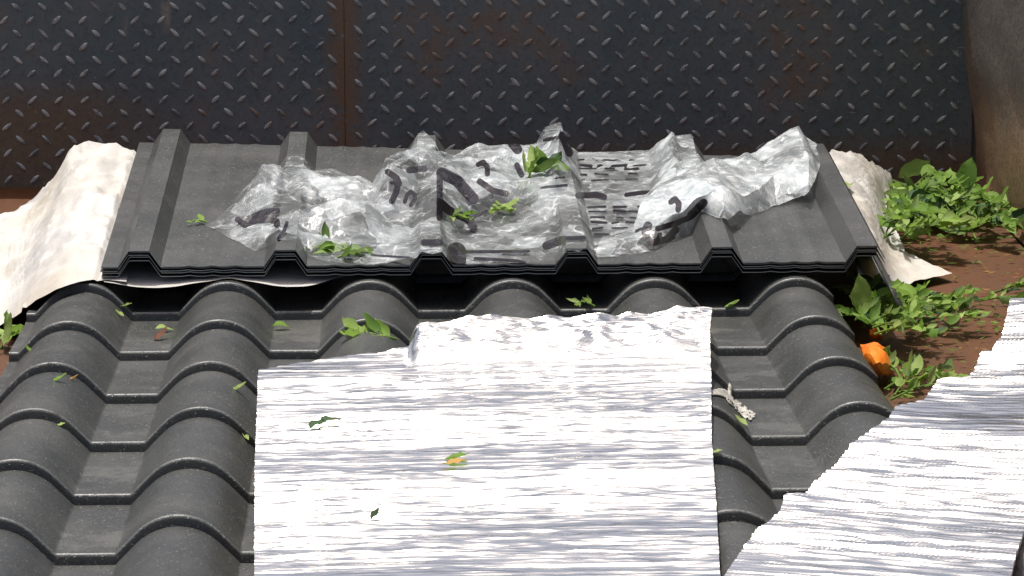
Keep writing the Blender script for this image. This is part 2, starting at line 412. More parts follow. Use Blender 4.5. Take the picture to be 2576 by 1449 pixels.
for i in range(NB):
    o = box_sheet(i + 1, (.004, .003, .0015, .005, .0)[i], (.0, .001, -.0012, .0015, 0)[i], BZ + i * DZ - (0 if i else .0024), .0006)
    tag(o, boxlab[i], 'roofing sheet', 'grey box rib roofing sheets'); boxes.append(o)
# lapping flange of the lowest sheet, sticking out at the right front corner
a0 = onz(2238, 640, .105); a1 = onz(2262, 694, .055)
V = []
for j in range(5):
    t = j / 4; y = 4.50 + t * .45
    for k, (dx, z) in enumerate(((.0, .122), (.012, .103), (.0235, .080), (.031, .0795))): V.append((.637 + dx, y, z + BT * (y - BY0) + .002 * math.sin(t * 5)))
fl = obj('lap_flange', [(x, y - 4.9, z - BZ + .0006) for x, y, z in V], grid_faces(4, 5), 'grey_coating', boxes[0], 25)
md = fl.modifiers.new('t', 'SOLIDIFY'); md.thickness = .0012

# ------------------------------------------------------------------ white sacking under the grey sheets
def catmull(P, n):      # P: (k, d) -> resampled to (k-1)*n+1
    P = np.asarray(P, float); k = len(P); Q = np.concatenate([[2 * P[0] - P[1]], P, [2 * P[-1] - P[-2]]]); out = []
    for i in range(k - 1):
        p0, p1, p2, p3 = Q[i], Q[i + 1], Q[i + 2], Q[i + 3]
        for s in range(n):
            t = s / n; out.append(.5 * (2 * p1 + (p2 - p0) * t + (2 * p0 - 5 * p1 + 4 * p2 - p3) * t * t + (3 * p1 - p0 - 3 * p2 + p3) * t ** 3))
    out.append(P[-1]); return np.array(out)
def net(cols, na, nb):  # cols: list of columns, each a list of 3-D points
    A = np.array(cols, float); rowsA = np.stack([catmull(A[:, j], na) for j in range(A.shape[1])], 1)
    return np.stack([catmull(r, nb) for r in rowsA], 0)      # (a, b, 3)
def wrinkle(x, y, s):
    r = 0
    for fq, a in ((9, .010), (20, .0065), (48, .0034), (110, .0013)):
        r += a * (1 - 2 * abs(mn.noise((x * fq + 3, y * fq * 1.25, s)))) * .8
    return r
def hsh(i, j, k):
    v = math.sin(i * 127.1 + j * 311.7 + k * 74.7) * 43758.5453; return v - math.floor(v)
def facet(x, y, k):         # piecewise planar crumple: random heights on a skewed lattice
    sk_ = (x + y) * .36603; X = x + sk_; Y = y + sk_
    i, j = math.floor(X), math.floor(Y); a, b_ = X - i, Y - j; h00, h11 = hsh(i, j, k), hsh(i + 1, j + 1, k)
    if a > b_: h = hsh(i + 1, j, k); return h00 + (h - h00) * a + (h11 - h) * b_ - .5
    h = hsh(i, j + 1, k); return h00 + (h - h00) * b_ + (h11 - h) * a - .5
SV, SF = [], []
def add_net(G, wr, seed, tilebump=True):
    na, nb = G.shape[:2]; off = len(SV)
    for i in range(na):
        for j in range(nb):
            x, y, z = G[i, j]; wj = wr * (1 - .85 * ss(.7, 1, j / (nb - 1))); z += wj * (1.3 * wrinkle(x, y, seed) - .004 + .018 * facet(x * 13 + y * 4, y * 15, seed) + .008 * facet(x * 34, y * 40, seed + 1))
            if BXL - .006 < x < BXR + .004: z = min(z, BZ - .0055 + BT * (y - BY0) + rib(x) * .0)
            if XL - .01 < x < XR + .01: z = max(z, ztile(min(max(x, XL), XR), y) + .003)
            SV.append((x, y, max(z, .004)))
    SF.extend(grid_faces(nb, na, off))
left = [[(390, 388, .128), (372, 480, .116), (345, 590, .106), (318, 706, .0965)],
        [(350, 386, .130), (330, 480, .118), (292, 590, .107), (255, 703, .0968)],
        [(235, 384, .134), (225, 480, .124), (190, 600, .110), (165, 724, .094)],
        [(182, 402, .120), (155, 500, .104), (112, 630, .085), (92, 760, .066)],
        [(150, 448, .090), (128, 520, .07), (70, 650, .05), (45, 795, .042)],
        [(104, 492, .055), (85, 545, .035), (30, 665, .028), (8, 815, .02)],
        [(30, 545, .018), (5, 580, .022), (-25, 690, .02), (-45, 850, .012)],
        [(-50, 560, .012), (-70, 600, .014), (-90, 700, .014), (-110, 870, .010)]]
add_net(net([[onz(*p) for p in c] for c in left], 14, 26), 1.0, 11)
SVL, SFL = SV, SF; SV, SF = [], []
right = [[(2035, 392, .128), (2080, 480, .118), (2130, 580, .106), (2160, 690, .096)],
         [(2108, 396, .118), (2150, 490, .100), (2195, 590, .085), (2215, 708, .060)],
         [(2180, 416, .088), (2200, 500, .060), (2225, 610, .035), (2262, 722, .022)],
         [(2236, 446, .055), (2225, 535, .028), (2262, 635, .015), (2320, 705, .012)],
         [(2246, 490, .030), (2235, 560, .02), (2290, 650, .010), (2396, 690, .010)]]
add_net(net([[onz(*p) for p in c] for c in right], 14, 26), .9, 31)
sr = obj('packing_sheet', [(x - .7, y - 4.9, z) for x, y, z in SV], SF, 'white_sacking', None, 180); sr.location = (.7, 4.9, 0)
tag(sr, 'crumpled white sacking sticking out at the right beside the leaf heap', 'packing sheet', 'white sacking around the grey sheets')
SV, SF = SVL, SFL
# front hem peeping out below the lowest grey sheet and sagging into the hollows
off = len(SV); nx = 150; ny = 12
for j in range(ny):
    for i in range(nx):
        t = i / (nx - 1); x = BXL + .004 + (.32) * t; q = (1 - j / (ny - 1))
        sag = .008 * abs(math.sin(math.pi * (x - X1) / PT)) ** 1.4 * (1 - ss(-.1, .1, x))
        y = BY0 + .002 + .10 * (1 - q) - q * (.004 + .014 * (sag / .008)) * (1 - ss(.82, 1, t)) + .012 * ss(.82, 1, t)
        SV.append((x, y, max(.0962 - sag * q + .0012 * mn.noise((x * 30, y * 20, 2)) * q + BT * (y - BY0) * .7, ztile(x, y) + .0008)))
SF += grid_faces(nx, ny, off)
sk = obj('packing_sheet', [(x, y - 4.9, z) for x, y, z in SV], SF, 'white_sacking', None, 180); sk.location.y = 4.9
tag(sk, 'creased white sacking sheet spread out at the left of the grey sheets', 'packing sheet', 'white sacking around the grey sheets')

# ------------------------------------------------------------------ plastic film
def onbox(u, v, lift):      # point of the ray that lies `lift` above the tilted plane of the top grey sheet
    d = ray(u, v); t = (ZTOP + lift - HC - BT * BY0) / (d[2] - BT * d[1]); return np.array([0, 0, HC]) + t * d
def seg_sdf(uv, strokes):
    D = np.full(len(uv), 1e3)
    for pts, wd in strokes:
        for a, b_ in zip(pts[:-1], pts[1:]):
            a = np.array(a, float); b_ = np.array(b_, float); ab = b_ - a
            t = np.clip(((uv - a) @ ab) / max(ab @ ab, 1e-6), 0, 1); D = np.minimum(D, np.linalg.norm(uv - a - t[:, None] * ab, axis=1) - wd * .62)
    return D
def linnet(cols, na, nb):
    A = np.array(cols, float)
    def lin(P, n): return np.concatenate([P[i] + (P[i + 1] - P[i]) * (np.arange(n) / n)[:, None] for i in range(len(P) - 1)] + [P[-1:]])
    B = np.stack([lin(A[:, j], na) for j in range(A.shape[1])], 1); return np.stack([lin(q, nb) for q in B], 0)
def film(name, cols, na, nb, strokes, mat, seed, amp, cling=()):
    pts_ = [[onbox(*p) for p in c] for c in cols]; G = linnet(pts_, na, nb); n_a, n_b = G.shape[:2]; V = []; L = []
    for i in range(n_a):
        for j in range(n_b):
            x, y, z = G[i, j]; base = zbox(min(max(x, BXL), BXR), y); l0 = z - base
            k = amp * (.25 + .75 * ss(.003, .02, l0))
            r1 = 1 - 2.2 * abs(mn.noise((x * 17, y * 12, seed))); r2 = 1 - 2.2 * abs(mn.noise((x * 38 + 5, y * 30, seed + 2))); r3 = 1 - 2 * abs(mn.noise((x * 90, y * 70, seed + 4)))
            c1, s1 = .8, .6; z += k * (.022 * facet(x * 15 * c1 + y * 11 * s1, y * 11 * c1 - x * 13 * s1, seed) + .011 * facet(x * 34 * s1 - y * 26 * c1, x * 30 * c1 + y * 24 * s1, seed + 1) + .004 * facet(x * 72 + y * 20, y * 60 - x * 12, seed + 2))
            z = max(z, base + .0014 + .004 * max(0, facet(x * 45, y * 38, seed + 3)))
            V.append((x, y, z)); L.append(ss(.002, .03, z - base))
    o = obj(name, [(x, y - 4.9, z - ZTOP) for x, y, z in V], grid_faces(n_b, n_a), mat, None, None); o.location = (0, 4.9, ZTOP)
    me = o.data; A = me.attributes.new('print', 'FLOAT', 'POINT'); uv = proj(np.array(V))
    A.data.foreach_set('value', seg_sdf(uv, strokes).astype(np.float32)); B = me.attributes.new('lift', 'FLOAT', 'POINT'); B.data.foreach_set('value', np.array(L, np.float32))
    return o
RIB = .0228
Acols = [[(512, 565, .001), (520, 564, .002), (530, 558, .003), (545, 550, .004), (560, 543, .001)],
         [(580, 600, .001), (588, 570, .008), (598, 530, .014), (612, 478, .028), (622, 470, .001)],
         [(640, 632, .001), (642, 585, .014), (650, 510, .022), (658, 420, .052), (690, 425, .002)],
         [(702, 606, RIB), (704, 560, .030), (712, 505, .022), (735, 440, .030), (745, 430, .002)],
         [(765, 640, .003), (742, 516, .044), (770, 504, .024), (825, 432, .046), (835, 425, .002)],
         [(830, 660, .001), (840, 514, .044), (850, 500, .022), (880, 462, .030), (905, 455, .002)],
         [(900, 668, .001), (920, 514, .042), (925, 504, .024), (932, 486, .026), (945, 470, .002)],
         [(968, 666, .001), (985, 560, .016), (985, 512, .030), (972, 415, .058), (990, 408, .002)],
         [(1030, 655, .008), (1035, 570, .010), (1045, 520, .020), (1058, 368, .062), (1066, 362, .002)],
         [(1088, 640, RIB), (1092, 545, RIB), (1102, 505, .042), (1108, 420, .048), (1128, 384, .030)],
         [(1150, 664, .0015), (1155, 575, .002), (1180, 560, .006), (1185, 385, .048), (1195, 376, .002)],
         [(1225, 666, .001), (1230, 580, .002), (1240, 550, .004), (1250, 378, .046), (1260, 372, .002)],
         [(1310, 664, .001), (1310, 580, .002), (1315, 510, .010), (1340, 366, .040), (1350, 362, .002)],
         [(1405, 655, .008), (1400, 560, .012), (1395, 470, .030), (1408, 330, .062), (1412, 335, .004)],
         [(1458, 636, RIB), (1450, 560, RIB), (1440, 470, RIB), (1432, 380, RIB + .002), (1430, 372, RIB)],
         [(1492, 640, .003), (1485, 570, .002), (1475, 500, .002), (1455, 392, .002), (1455, 386, .002)],
         [(1555, 610, .001), (1558, 560, .001), (1560, 500, .001), (1545, 388, .001), (1545, 384, .001)],
         [(1625, 575, .001), (1630, 530, .001), (1635, 480, .002), (1632, 384, .001), (1632, 380, .001)],
         [(1690, 545, .012), (1695, 495, .024), (1700, 440, .028), (1690, 342, .036), (1692, 338, .026)],
         [(1745, 530, .002), (1750, 490, .004), (1755, 440, .004), (1742, 376, .003), (1745, 372, .001)]]
Astr = [([(598, 552), (615, 566), (640, 556), (672, 552), (696, 556), (697, 566)], 13), ([(640, 544), (668, 533), (697, 530)], 14),
        ([(700, 600), (715, 580), (722, 560)], 8),
        ([(985, 460), (1003, 458)], 8), ([(1001, 458), (998, 480), (986, 506)], 13), ([(975, 432), (998, 448), (1004, 462)], 13),
        ([(1018, 508), (1024, 490), (1034, 482), (1044, 490), (1044, 502), (1034, 516)], 9),
        ([(1030, 428), (1068, 424)], 14), ([(1106, 432), (1106, 548)], 13), ([(1112, 436), (1150, 455), (1190, 500)], 24), ([(1108, 510), (1130, 530), (1180, 552), (1190, 570)], 18),
        ([(1203, 414), (1216, 408), (1226, 420), (1226, 438)], 11), ([(1206, 456), (1240, 480), (1275, 488)], 13), ([(1192, 545), (1225, 532)], 9),
        ([(1290, 362), (1302, 376)], 20), ([(1415, 340), (1432, 385)], 16), ([(1300, 415), (1312, 440)], 12), ([(1370, 352), (1410, 345)], 8),
        ([(935, 642), (1030, 648)], 5), ([(1130, 634), (1330, 632)], 7), ([(1195, 650), (1300, 656), (1320, 660)], 7), ([(1148, 634), (1148, 655)], 40),
        ([(1065, 610), (1108, 610)], 14), ([(1375, 618), (1410, 605)], 18), ([(1405, 600), (1470, 598)], 9), ([(1360, 472), (1425, 466)], 6), ([(1395, 448), (1420, 446)], 5),
        ([(1455, 492), (1500, 490), (1520, 496)], 13), ([(1575, 490), (1620, 484), (1690, 486)], 9), ([(1720, 442), (1695, 452), (1682, 478)], 8)]
rr = random.Random(3)
for v_, wd in ((402, 4), (416, 5), (424, 4), (438, 4), (452, 3), (520, 5), (532, 6), (548, 4), (560, 5), (574, 5), (588, 5)):
    u_ = 1448 + (v_ - 380) * .22
    while u_ < 1612:
        l = rr.uniform(8, 46); Astr.append(([(u_, v_ + rr.uniform(-2, 2)), (min(u_ + l, 1625), v_ + rr.uniform(-2, 2))], wd * rr.uniform(.7, 1.3))); u_ += l + rr.uniform(8, 30)
fa = film('plastic_film', Acols, 16, 32, Astr, 'clear_film', 4.2, 1.0)
tag(fa, 'large crumpled clear plastic film with black printed figures over the middle of the grey sheets', 'plastic film')
Bcols = [[(1496, 650, .001), (1503, 625, .003), (1512, 600, .003), (1520, 592, .002)],
         [(1560, 646, .001), (1575, 600, .012), (1590, 575, .014), (1596, 570, .002)],
         [(1640, 634, .001), (1650, 560, .030), (1618, 505, .030), (1622, 498, .002)],
         [(1700, 602, .001), (1705, 525, .042), (1652, 472, .040), (1660, 460, .003)],
         [(1765, 566, .003), (1755, 490, .050), (1735, 432, .048), (1745, 420, .004)],
         [(1825, 542, .032), (1815, 475, .050), (1795, 404, .054), (1805, 398, .01)],
         [(1890, 540, .004), (1880, 480, .036), (1850, 408, .042), (1858, 398, .006)],
         [(1955, 516, .002), (1945, 455, .026), (1900, 386, .018), (1905, 380, .002)],
         [(2008, 496, .010), (1998, 430, .034), (1965, 335, .040), (1970, 330, .02)],
         [(2034, 476, .030), (2035, 410, .036), (2004, 322, .044), (2010, 322, .03)],
         [(2062, 425, .02), (2064, 405, .020), (2052, 388, .014), (2055, 384, .01)]]
Bstr = [([(1688, 508), (1698, 500), (1708, 512), (1706, 528)], 12), ([(1740, 540), (1770, 510)], 17), ([(1655, 575), (1700, 562), (1740, 545)], 12), ([(1630, 568), (1625, 585)], 18),
        ([(1680, 600), (1700, 578)], 15), ([(1600, 582), (1614, 575), (1628, 584)], 6), ([(1635, 612), (1690, 600)], 15), ([(1660, 590), (1650, 612)], 9)]
fb = film('plastic_film', Bcols, 16, 36, Bstr, 'milky_film', 9.7, .8)
tag(fb, 'milky crumpled plastic film at the right end of the grey sheets', 'plastic film')

# ------------------------------------------------------------------ foil faced insulation sheets
ZF = .1035
def interp_bound(pts, y):
    for (xa, ya), (xb, yb) in zip(pts[:-1], pts[1:]):
        if min(ya, yb) <= y <= max(ya, yb) and abs(ya - yb) > 1e-9: return xa + (xb - xa) * (y - ya) / (yb - ya)
    return pts[0][0] if abs(y - pts[0][1]) < abs(y - pts[-1][1]) else pts[-1][0]
def pleats(x, y, ang, seed, step_):
    c, s = math.cos(ang), math.sin(ang); p = x * c + y * s; q = -x * s + y * c
    q += .010 * mn.noise((p * 3, q * 4, seed)) + .0025 * mn.noise((p * 14, q * 14, seed + 1))
    dens = .55 + .75 * mn.noise((p * 1.6, q * 7, seed + 3))          # calm bands and busy bands
    dens = max(.22, min(1.0, dens * 1.2 + .15))
    n_ = mn.noise; per = .0135
    ph = q / per + 1.6 * n_((p * 1.3, q * 9, seed + 5)) + .55 * n_((p * 5, q * 26, seed + 6)) + .12 * n_((p * 30, q * 50, seed + 2))
    k_ = math.floor(ph); f_ = ph - k_; a_ = .45 + .9 * n_((p * 3.2 + k_ * 5.3, k_ * 2.1, seed + 4)); a_ = max(.05, min(1, a_))
    saw = f_ / .66 if f_ < .66 else (1 - f_) / .34
    ph2 = q / (per * .43) + 1.2 * n_((p * 4, q * 22, seed + 9)); k2 = math.floor(ph2); f2 = ph2 - k2; a2 = max(0, min(1, .3 + 1.2 * n_((p * 6 + k2 * 3.7, k2 * 1.3, seed + 8))))
    saw2 = f2 / .7 if f2 < .7 else (1 - f2) / .3
    return step_ * (.0030 * saw * a_ * dens + .0013 * saw2 * a2 * dens + dens * (.0036 * facet(p * 1.1, q * 92, seed + 21) + .0030 * facet(p * 3.6, q * 180, seed + 22) + .0011 * facet(p * 36, q * 280, seed + 23)) + .0009 * n_((p * 40, q * 110, seed + 7)) * (.4 + dens))
def foil_sheet(lb, rb, y0, y1, nx, ny, zf, ang, seed, edge):
    V = []
    for j in range(ny):
        y = y0 + (y1 - y0) * j / (ny - 1); xl, xr = interp_bound(lb, y), interp_bound(rb, y)
        xl += edge * mn.noise((seed, y * 60, 1)); xr += edge * mn.noise((seed + 4, y * 60, 2)) * .6
        for i in range(nx):
            x = xl + (xr - xl) * i / (nx - 1); V.append((x, y, zf(x, y) + pleats(x, y, ang, seed, 1.0)))
    return V
def thick(V, nx, ny, th):
    nv = len(V); Fs = grid_faces(nx, ny); V = V + [(x, y, z - th) for x, y, z in V]; b_ = []
    for i in range(nx - 1): b_ += [(i, i + nv, i + 1 + nv, i + 1), ((ny - 1) * nx + i + 1, (ny - 1) * nx + i + 1 + nv, (ny - 1) * nx + i + nv, (ny - 1) * nx + i)]
    for j in range(ny - 1): b_ += [((j + 1) * nx, (j + 1) * nx + nv, j * nx + nv, j * nx), (j * nx + nx - 1, j * nx + nx - 1 + nv, (j + 1) * nx + nx - 1 + nv, (j + 1) * nx + nx - 1)]
    # underside as a coarse copy is enough for light: reuse the grid
    return V, Fs, [tuple(reversed([i + nv for i in f])) for f in Fs] + b_
def make_foil(name, V, nx, ny, th, label):
    V, top, core = thick(V, nx, ny, th); o = empty(name, (0, 3.8, ZF)); nv = nx * ny
    tag(o, label, 'insulation sheet', 'foil faced insulation sheets')
    obj('foil_face', [(x, y - 3.8, z - ZF) for x, y, z in V[:nv]], top, 'foil', o, None)
    obj('foam_core', [(x, y - 3.8, z - ZF - .0003) for x, y, z in V], core, 'foam_core', o, 40); return o
P = lambda u, v, z=ZF: tuple(onz(u, v, z)[:2])
ZH = .124
notch = P(1030, 822, ZH)
lbA = [(P(640, 1449)[0] + .002, 3.1), P(640, 1449), P(641, 1160), P(650, 928), P(760, 908), P(900, 890), P(1034, 872), notch, P(1200, 808, ZH), P(1400, 800, ZH), P(1600, 787, ZH), P(1790, 770, ZH)]
rbA = [(P(1812, 1449)[0] - .004, 3.1), P(1812, 1449), P(1801, 1250), P(1790, 1100), P(1789, 940), P(1785, 850, .115), P(1792, 768, ZH)]
xn = notch[0]; yf = P(1034, 915)[1]
def zA(x, y):
    s = ss(xn - .004, xn + .012, x) * ss(yf - .02 + .03 * mn.noise((x * 6, 0, 1)), yf + .05, y) * (1 - .12 * ss(yf + .09, yf + .25, y))
    und = .0025 * mn.noise((x * 5, y * 4, 7)) - .0012
    cr = s * (.012 * facet(x * 22, y * 40, 6.) + .005 * facet(x * 60, y * 90, 7.) + .0035 * (1 - 2 * abs(mn.noise((x * 16, y * 30 - x * 6, 5)))) + .002 * mn.noise((x * 50, y * 50, 4)))
    return ZF + .0205 * s + und + cr
nyA, nxA = 880, 130
foilA = make_foil('insulation_sheet', foil_sheet(lbA, rbA, 3.1, max(lbA[-1][1], rbA[-1][1]) - .002, nxA, nyA, zA, math.radians(2.5), 3.1, .0012), nxA, nyA, .005,
                  'bright silver foil insulation sheet lying across the middle of the tile sheets')
zB0 = ZF + .003
jag = [(1800, 1475), (1907, 1334), (1959, 1298), (1975, 1253), (2027, 1240), (2053, 1209), (2106, 1162), (2142, 1115), (2195, 1079), (2237, 1050), (2252, 1024), (2325, 1005), (2362, 950), (2430, 947), (2451, 927), (2472, 881), (2498, 875), (2519, 849), (2532, 800), (2540, 765)]
lbB = [P(u, v, zB0) for u, v in jag]; lbB = [(lbB[0][0] - .03, 3.1)] + lbB
rbB = [(P(2480, 1449, zB0)[0], 3.1), P(2545, 1449, zB0), P(2556, 1395, zB0), P(2578, 1330, zB0), P(2600, 1260, zB0), P(2680, 1100, zB0), P(2750, 900, zB0), P(2780, 765, zB0)]
def zB(x, y):
    return zB0 + .006 * mn.noise((x * 3.5, y * 3, 17)) + .02 * ss(.62, .9, x) * (.6 + .4 * mn.noise((x * 4, y * 4, 3)))
foilB = make_foil('insulation_sheet', foil_sheet(lbB, rbB, 3.1, lbB[-1][1], 130, 860, zB, math.radians(-17), 8.4, .0008), 130, 860, .005,
                  'silver foil insulation sheet with ragged diagonal edge at the lower right')
# stacked tile pieces / stone showing in the very corner beside it
def lump(name, c, r, mat, seed, label, cat):
    bm = bmesh.new(); bmesh.ops.create_icosphere(bm, subdivisions=4, radius=1)
    for v in bm.verts:
        d = v.co.normalized(); k = 1 + .22 * mn.noise(d * 1.7 + Vector((seed, 0, 0))) + .08 * mn.noise(d * 5); k = min(k, 1.08)
        v.co = Vector((d.x * r[0] * k, d.y * r[1] * k, r[2] + d.z * r[2] * k))
    me = bpy.data.meshes.new(name); bm.to_mesh(me); bm.free(); me.materials.append(M[mat]); o = bpy.data.objects.new(name, me); C.objects.link(o); o.location = c
    return tag(o, label, cat)
g = onz(2602, 1425, .07)
lump('stone', (g[0], g[1], -.004), (.050, .07, .052), 'grey_stone', 2.2, 'rough grey stone in the bottom right corner beside the foil', 'stone')

# ------------------------------------------------------------------ leaves
def leaf_geo(L, W, fold, curl, seed, n=6):
    R = random.Random(seed); V = []; Fs = []
    for i in range(n + 1):
        t = i / n; wd = W * (math.sin(math.pi * min(1, t ** .8)) ** .8 if 0 < t < 1 else .02) * (1 + R.uniform(-.12, .12)); z = curl * L * (t * t - .3 * t)
        x = L * t
        V += [(x, -wd / 2, z + fold * wd + R.uniform(-.13, .13) * W), (x, R.uniform(-.05, .05) * W, z + R.uniform(-.05, .05) * W), (x, wd / 2, z + fold * wd + R.uniform(-.13, .13) * W)]
    for i in range(n):
        for k in (0, 1): a = i * 3 + k; Fs.append((a, a + 3, a + 4, a + 1))
    return V, Fs
def leafmesh(name, mat, *a):
    V, Fs = leaf_geo(*a); me = bpy.data.meshes.new(name); me.from_pydata(V, [], Fs); me.materials.append(M[mat]); me.polygons.foreach_set('use_smooth', [True] * len(Fs)); return me
LM = {k: [leafmesh('leaf', k, 1.0, R_[0], R_[1], R_[2], i * 7 + len(k)) for i, R_ in enumerate(((.55, .18, .3), (.48, .30, -.35), (.62, .10, .15), (.42, .4, .6), (.58, -.2, -.2)))] for k in ('leaf_green', 'leaf_pale', 'leaf_mid', 'leaf_dark', 'leaf_dry', 'leaf_brown')}
def tube(pts, r0, r1, n=5):
    V = []; Fs = []
    for i, p in enumerate(pts):
        p = Vector(p); d = (Vector(pts[min(i + 1, len(pts) - 1)]) - Vector(pts[max(i - 1, 0)])).normalized(); a = d.orthogonal().normalized(); b_ = d.cross(a); r = r0 + (r1 - r0) * i / (len(pts) - 1)
        V += [tuple(p + r * (math.cos(2 * math.pi * k / n) * a + math.sin(2 * math.pi * k / n) * b_)) for k in range(n)]
    for i in range(len(pts) - 1):
        for k in range(n): Fs.append((i * n + k, i * n + (k + 1) % n, (i + 1) * n + (k + 1) % n, (i + 1) * n + k))
    return V, Fs
def sprig(loc, head, length, nleaf, lsize, label, group, R, rise=.03, mats=('leaf_green', 'leaf_green', 'leaf_green', 'leaf_green', 'leaf_pale', 'leaf_pale', 'leaf_dark', 'leaf_mid', 'leaf_mid'), flat=.5, name='leafy_sprig'):
    o = empty(name, loc); tag(o, label, 'leaves', group); ca, sa = math.cos(head), math.sin(head); pts = []; bend = R.uniform(-.6, .6)
    for i in range(7):
        t = i / 6; a = head + bend * t; pts.append((length * t * math.cos(a), length * t * math.sin(a), .003 + rise * math.sin(math.pi * min(1, t * .8)) * R.uniform(.8, 1.1)))
    V, Fs = tube(pts, .0016, .0007); obj('stem', V, Fs, 'leaf_green', o, 180)
    for k in range(nleaf):
        t = .12 + .88 * (k + .5) / nleaf; f = t * 6; i = min(5, int(f)); p = Vector(pts[i]).lerp(Vector(pts[i + 1]), f - i)
        mt = R.choice(mats); me = R.choice(LM[mt]); c = bpy.data.objects.new('leaf', me); C.objects.link(c); c.parent = o
        az = head + bend * t + (1 if k % 2 else -1) * R.uniform(.4, 1.4); el = R.uniform(-.5, 1.2) * (1 - flat) + R.uniform(-.12, .12) * flat
        s = lsize * R.choice((.45, .6, .8, 1, 1, 1.2, 1.4))
        c.matrix_local = Matrix.Translation(p) @ Matrix.Rotation(az, 4, 'Z') @ Matrix.Rotation(-el, 4, 'Y') @ Matrix.Rotation(R.uniform(-1.3, 1.3) * (1 - .7 * flat), 4, 'X') @ Matrix.Diagonal((s, s * R.uniform(.6, 1.2), s * R.uniform(.6, 1.8), 1))
    return o
R = random.Random(21)
def pile(spots_, label, group, base=0., lift=0., **k):
    for (u, v, z, hd, ln, n, ls) in spots_:
        z += lift * ss(2270, 2190, u) if lift else 0.
        p = onz(u, v, base + z); sprig((p[0], p[1], base + z), math.radians(hd), ln, n, ls, label, group, R, **k)
# heap against the side wall
heap = []
for i in range(26):
    u = R.uniform(2205, 2440); v = R.uniform(500, 612); 
    if v < 560 and u < 2275: u += 90
    heap.append((u, v, R.choice((.002, .012, .024, .034)) * (1 if 2230 < u < 2400 else .5), R.uniform(-40, 220), R.uniform(.07, .13), R.randint(16, 22), R.uniform(.020, .033)))
heap += [(2208, 580, .055, 20, .08, 14, .026), (2225, 600, .045, 60, .08, 14, .026), (2245, 575, .05, 40, .09, 14, .028), (2212, 612, .04, 0, .07, 12, .024), (2260, 610, .02, 20, .08, 14, .026)]
heap += [(2215, 600, .004, 10, .09, 10, .028), (2380, 600, .004, 30, .11, 12, .036), (2430, 600, .004, 80, .10, 11, .036), (2455, 605, .004, 100, .09, 11, .034), (2400, 560, .03, 60, .09, 10, .036), (2290, 480, .02, 20, .08, 8, .034)]
pile(heap, 'leafy green sprig in the heap of cut leaves against the side wall', 'heap of cut leaves by the side wall', rise=.022, flat=.6)
# drift beside the right edge of the tile sheets
drift = [(2150, 812, .004, 40, .08, 10, .030), (2165, 790, .012, 70, .09, 10, .032), (2190, 800, .006, 20, .10, 12, .028), (2215, 815, .004, -10, .10, 12, .026), (2240, 800, .010, 15, .10, 12, .026), (2270, 812, .004, 0, .11, 12, .024), (2195, 830, .012, -20, .10, 12, .024), (2180, 770, .004, 100, .05, 7, .034),
         (2310, 790, .004, 10, .11, 10, .022), (2360, 785, .003, -5, .12, 10, .020), (2235, 780, .003, 30, .08, 8, .024)]
drift += [(R.uniform(2150, 2300), R.uniform(765, 850), R.choice((.002, .008, .016)), R.uniform(-60, 120), R.uniform(.06, .10), R.randint(12, 16), R.uniform(.020, .032)) for i in range(12)]
pile(drift, 'leafy green sprig in the drift beside the right edge of the tile sheets', 'drift of leaves beside the tile sheets', lift=.038, rise=.018, flat=.55)
pile([(2455, 760, .003, -8, .13, 9, .018), (2490, 745, .004, 20, .12, 10, .020), (2530, 740, .004, 30, .10, 10, .022)], 'thin green sprig on the brown floor near the far corner of the ragged foil', 'thin sprigs on the bare floor', rise=.012, flat=.7)
pile([(2225, 985, .004, 30, .09, 11, .024), (2250, 1000, .012, 60, .08, 11, .024), (2280, 990, .008, 20, .08, 11, .022), (2270, 970, .004, 100, .06, 9, .022), (2310, 985, .004, 120, .06, 8, .02), (2240, 1012, .02, 10, .09, 11, .022)],
     'leafy green sprig in the clump between the orange scrap and the ragged foil', 'clump of leaves by the ragged foil', rise=.018, flat=.4)
# standing pale leaf by the tile edge
def single(name, u, v, surf, size, mat, label, cat='leaf', az=None, tilt=.1, roll=.0, group=None, dz=.001, idx=0):
    d = ray(u, v); t = 3.0; o0 = np.array([0, 0, HC]); 
    while t < 7:
        p = o0 + d * t; h = surf(p[0], p[1])
        if p[2] <= h: break
        t += .001
    o = bpy.data.objects.new(name, LM[mat][idx]); C.objects.link(o); p = Vector((p[0], p[1], surf(p[0], p[1]) + dz))
    az = R.uniform(0, 6.3) if az is None else az
    mt = Matrix.Rotation(az, 4, 'Z') @ Matrix.Rotation(-tilt, 4, 'Y') @ Matrix.Rotation(roll, 4, 'X') @ Matrix.Scale(size, 4)
    ctr = mt @ Vector((.5, 0, 0)); low = min((mt @ v.co).z for v in o.data.vertices)
    o.matrix_world = Matrix.Translation(p - Vector((ctr.x, ctr.y, low))) @ mt
    return tag(o, label, cat, group)
fl0 = lambda x, y: 0.001
zfA = lambda x, y: zA(x, y) + .0015
single('leaf', 2162, 790, lambda x, y: .055, .055, 'leaf_pale', 'broad pale green leaf standing up against the edge of the tile sheets', az=1.9, tilt=1.15, roll=.2, idx=2)
single('leaf', 2432, 520, fl0, .055, 'leaf_green', 'large pointed leaf standing up at the back of the leaf heap', az=1.0, tilt=1.0, roll=.3, idx=2, dz=.03)
single('leaf', 2300, 475, fl0, .060, 'leaf_green', 'broad dull green leaf at the foot of the headboard', az=.2, tilt=.3, roll=.6, idx=0, dz=.02)
single('leaf', 2125, 478, zbox if False else (lambda x, y: .115), .03, 'leaf_green', 'small green leaf on the white sacking beside the grey sheets', az=.3, idx=0)
T = ztile
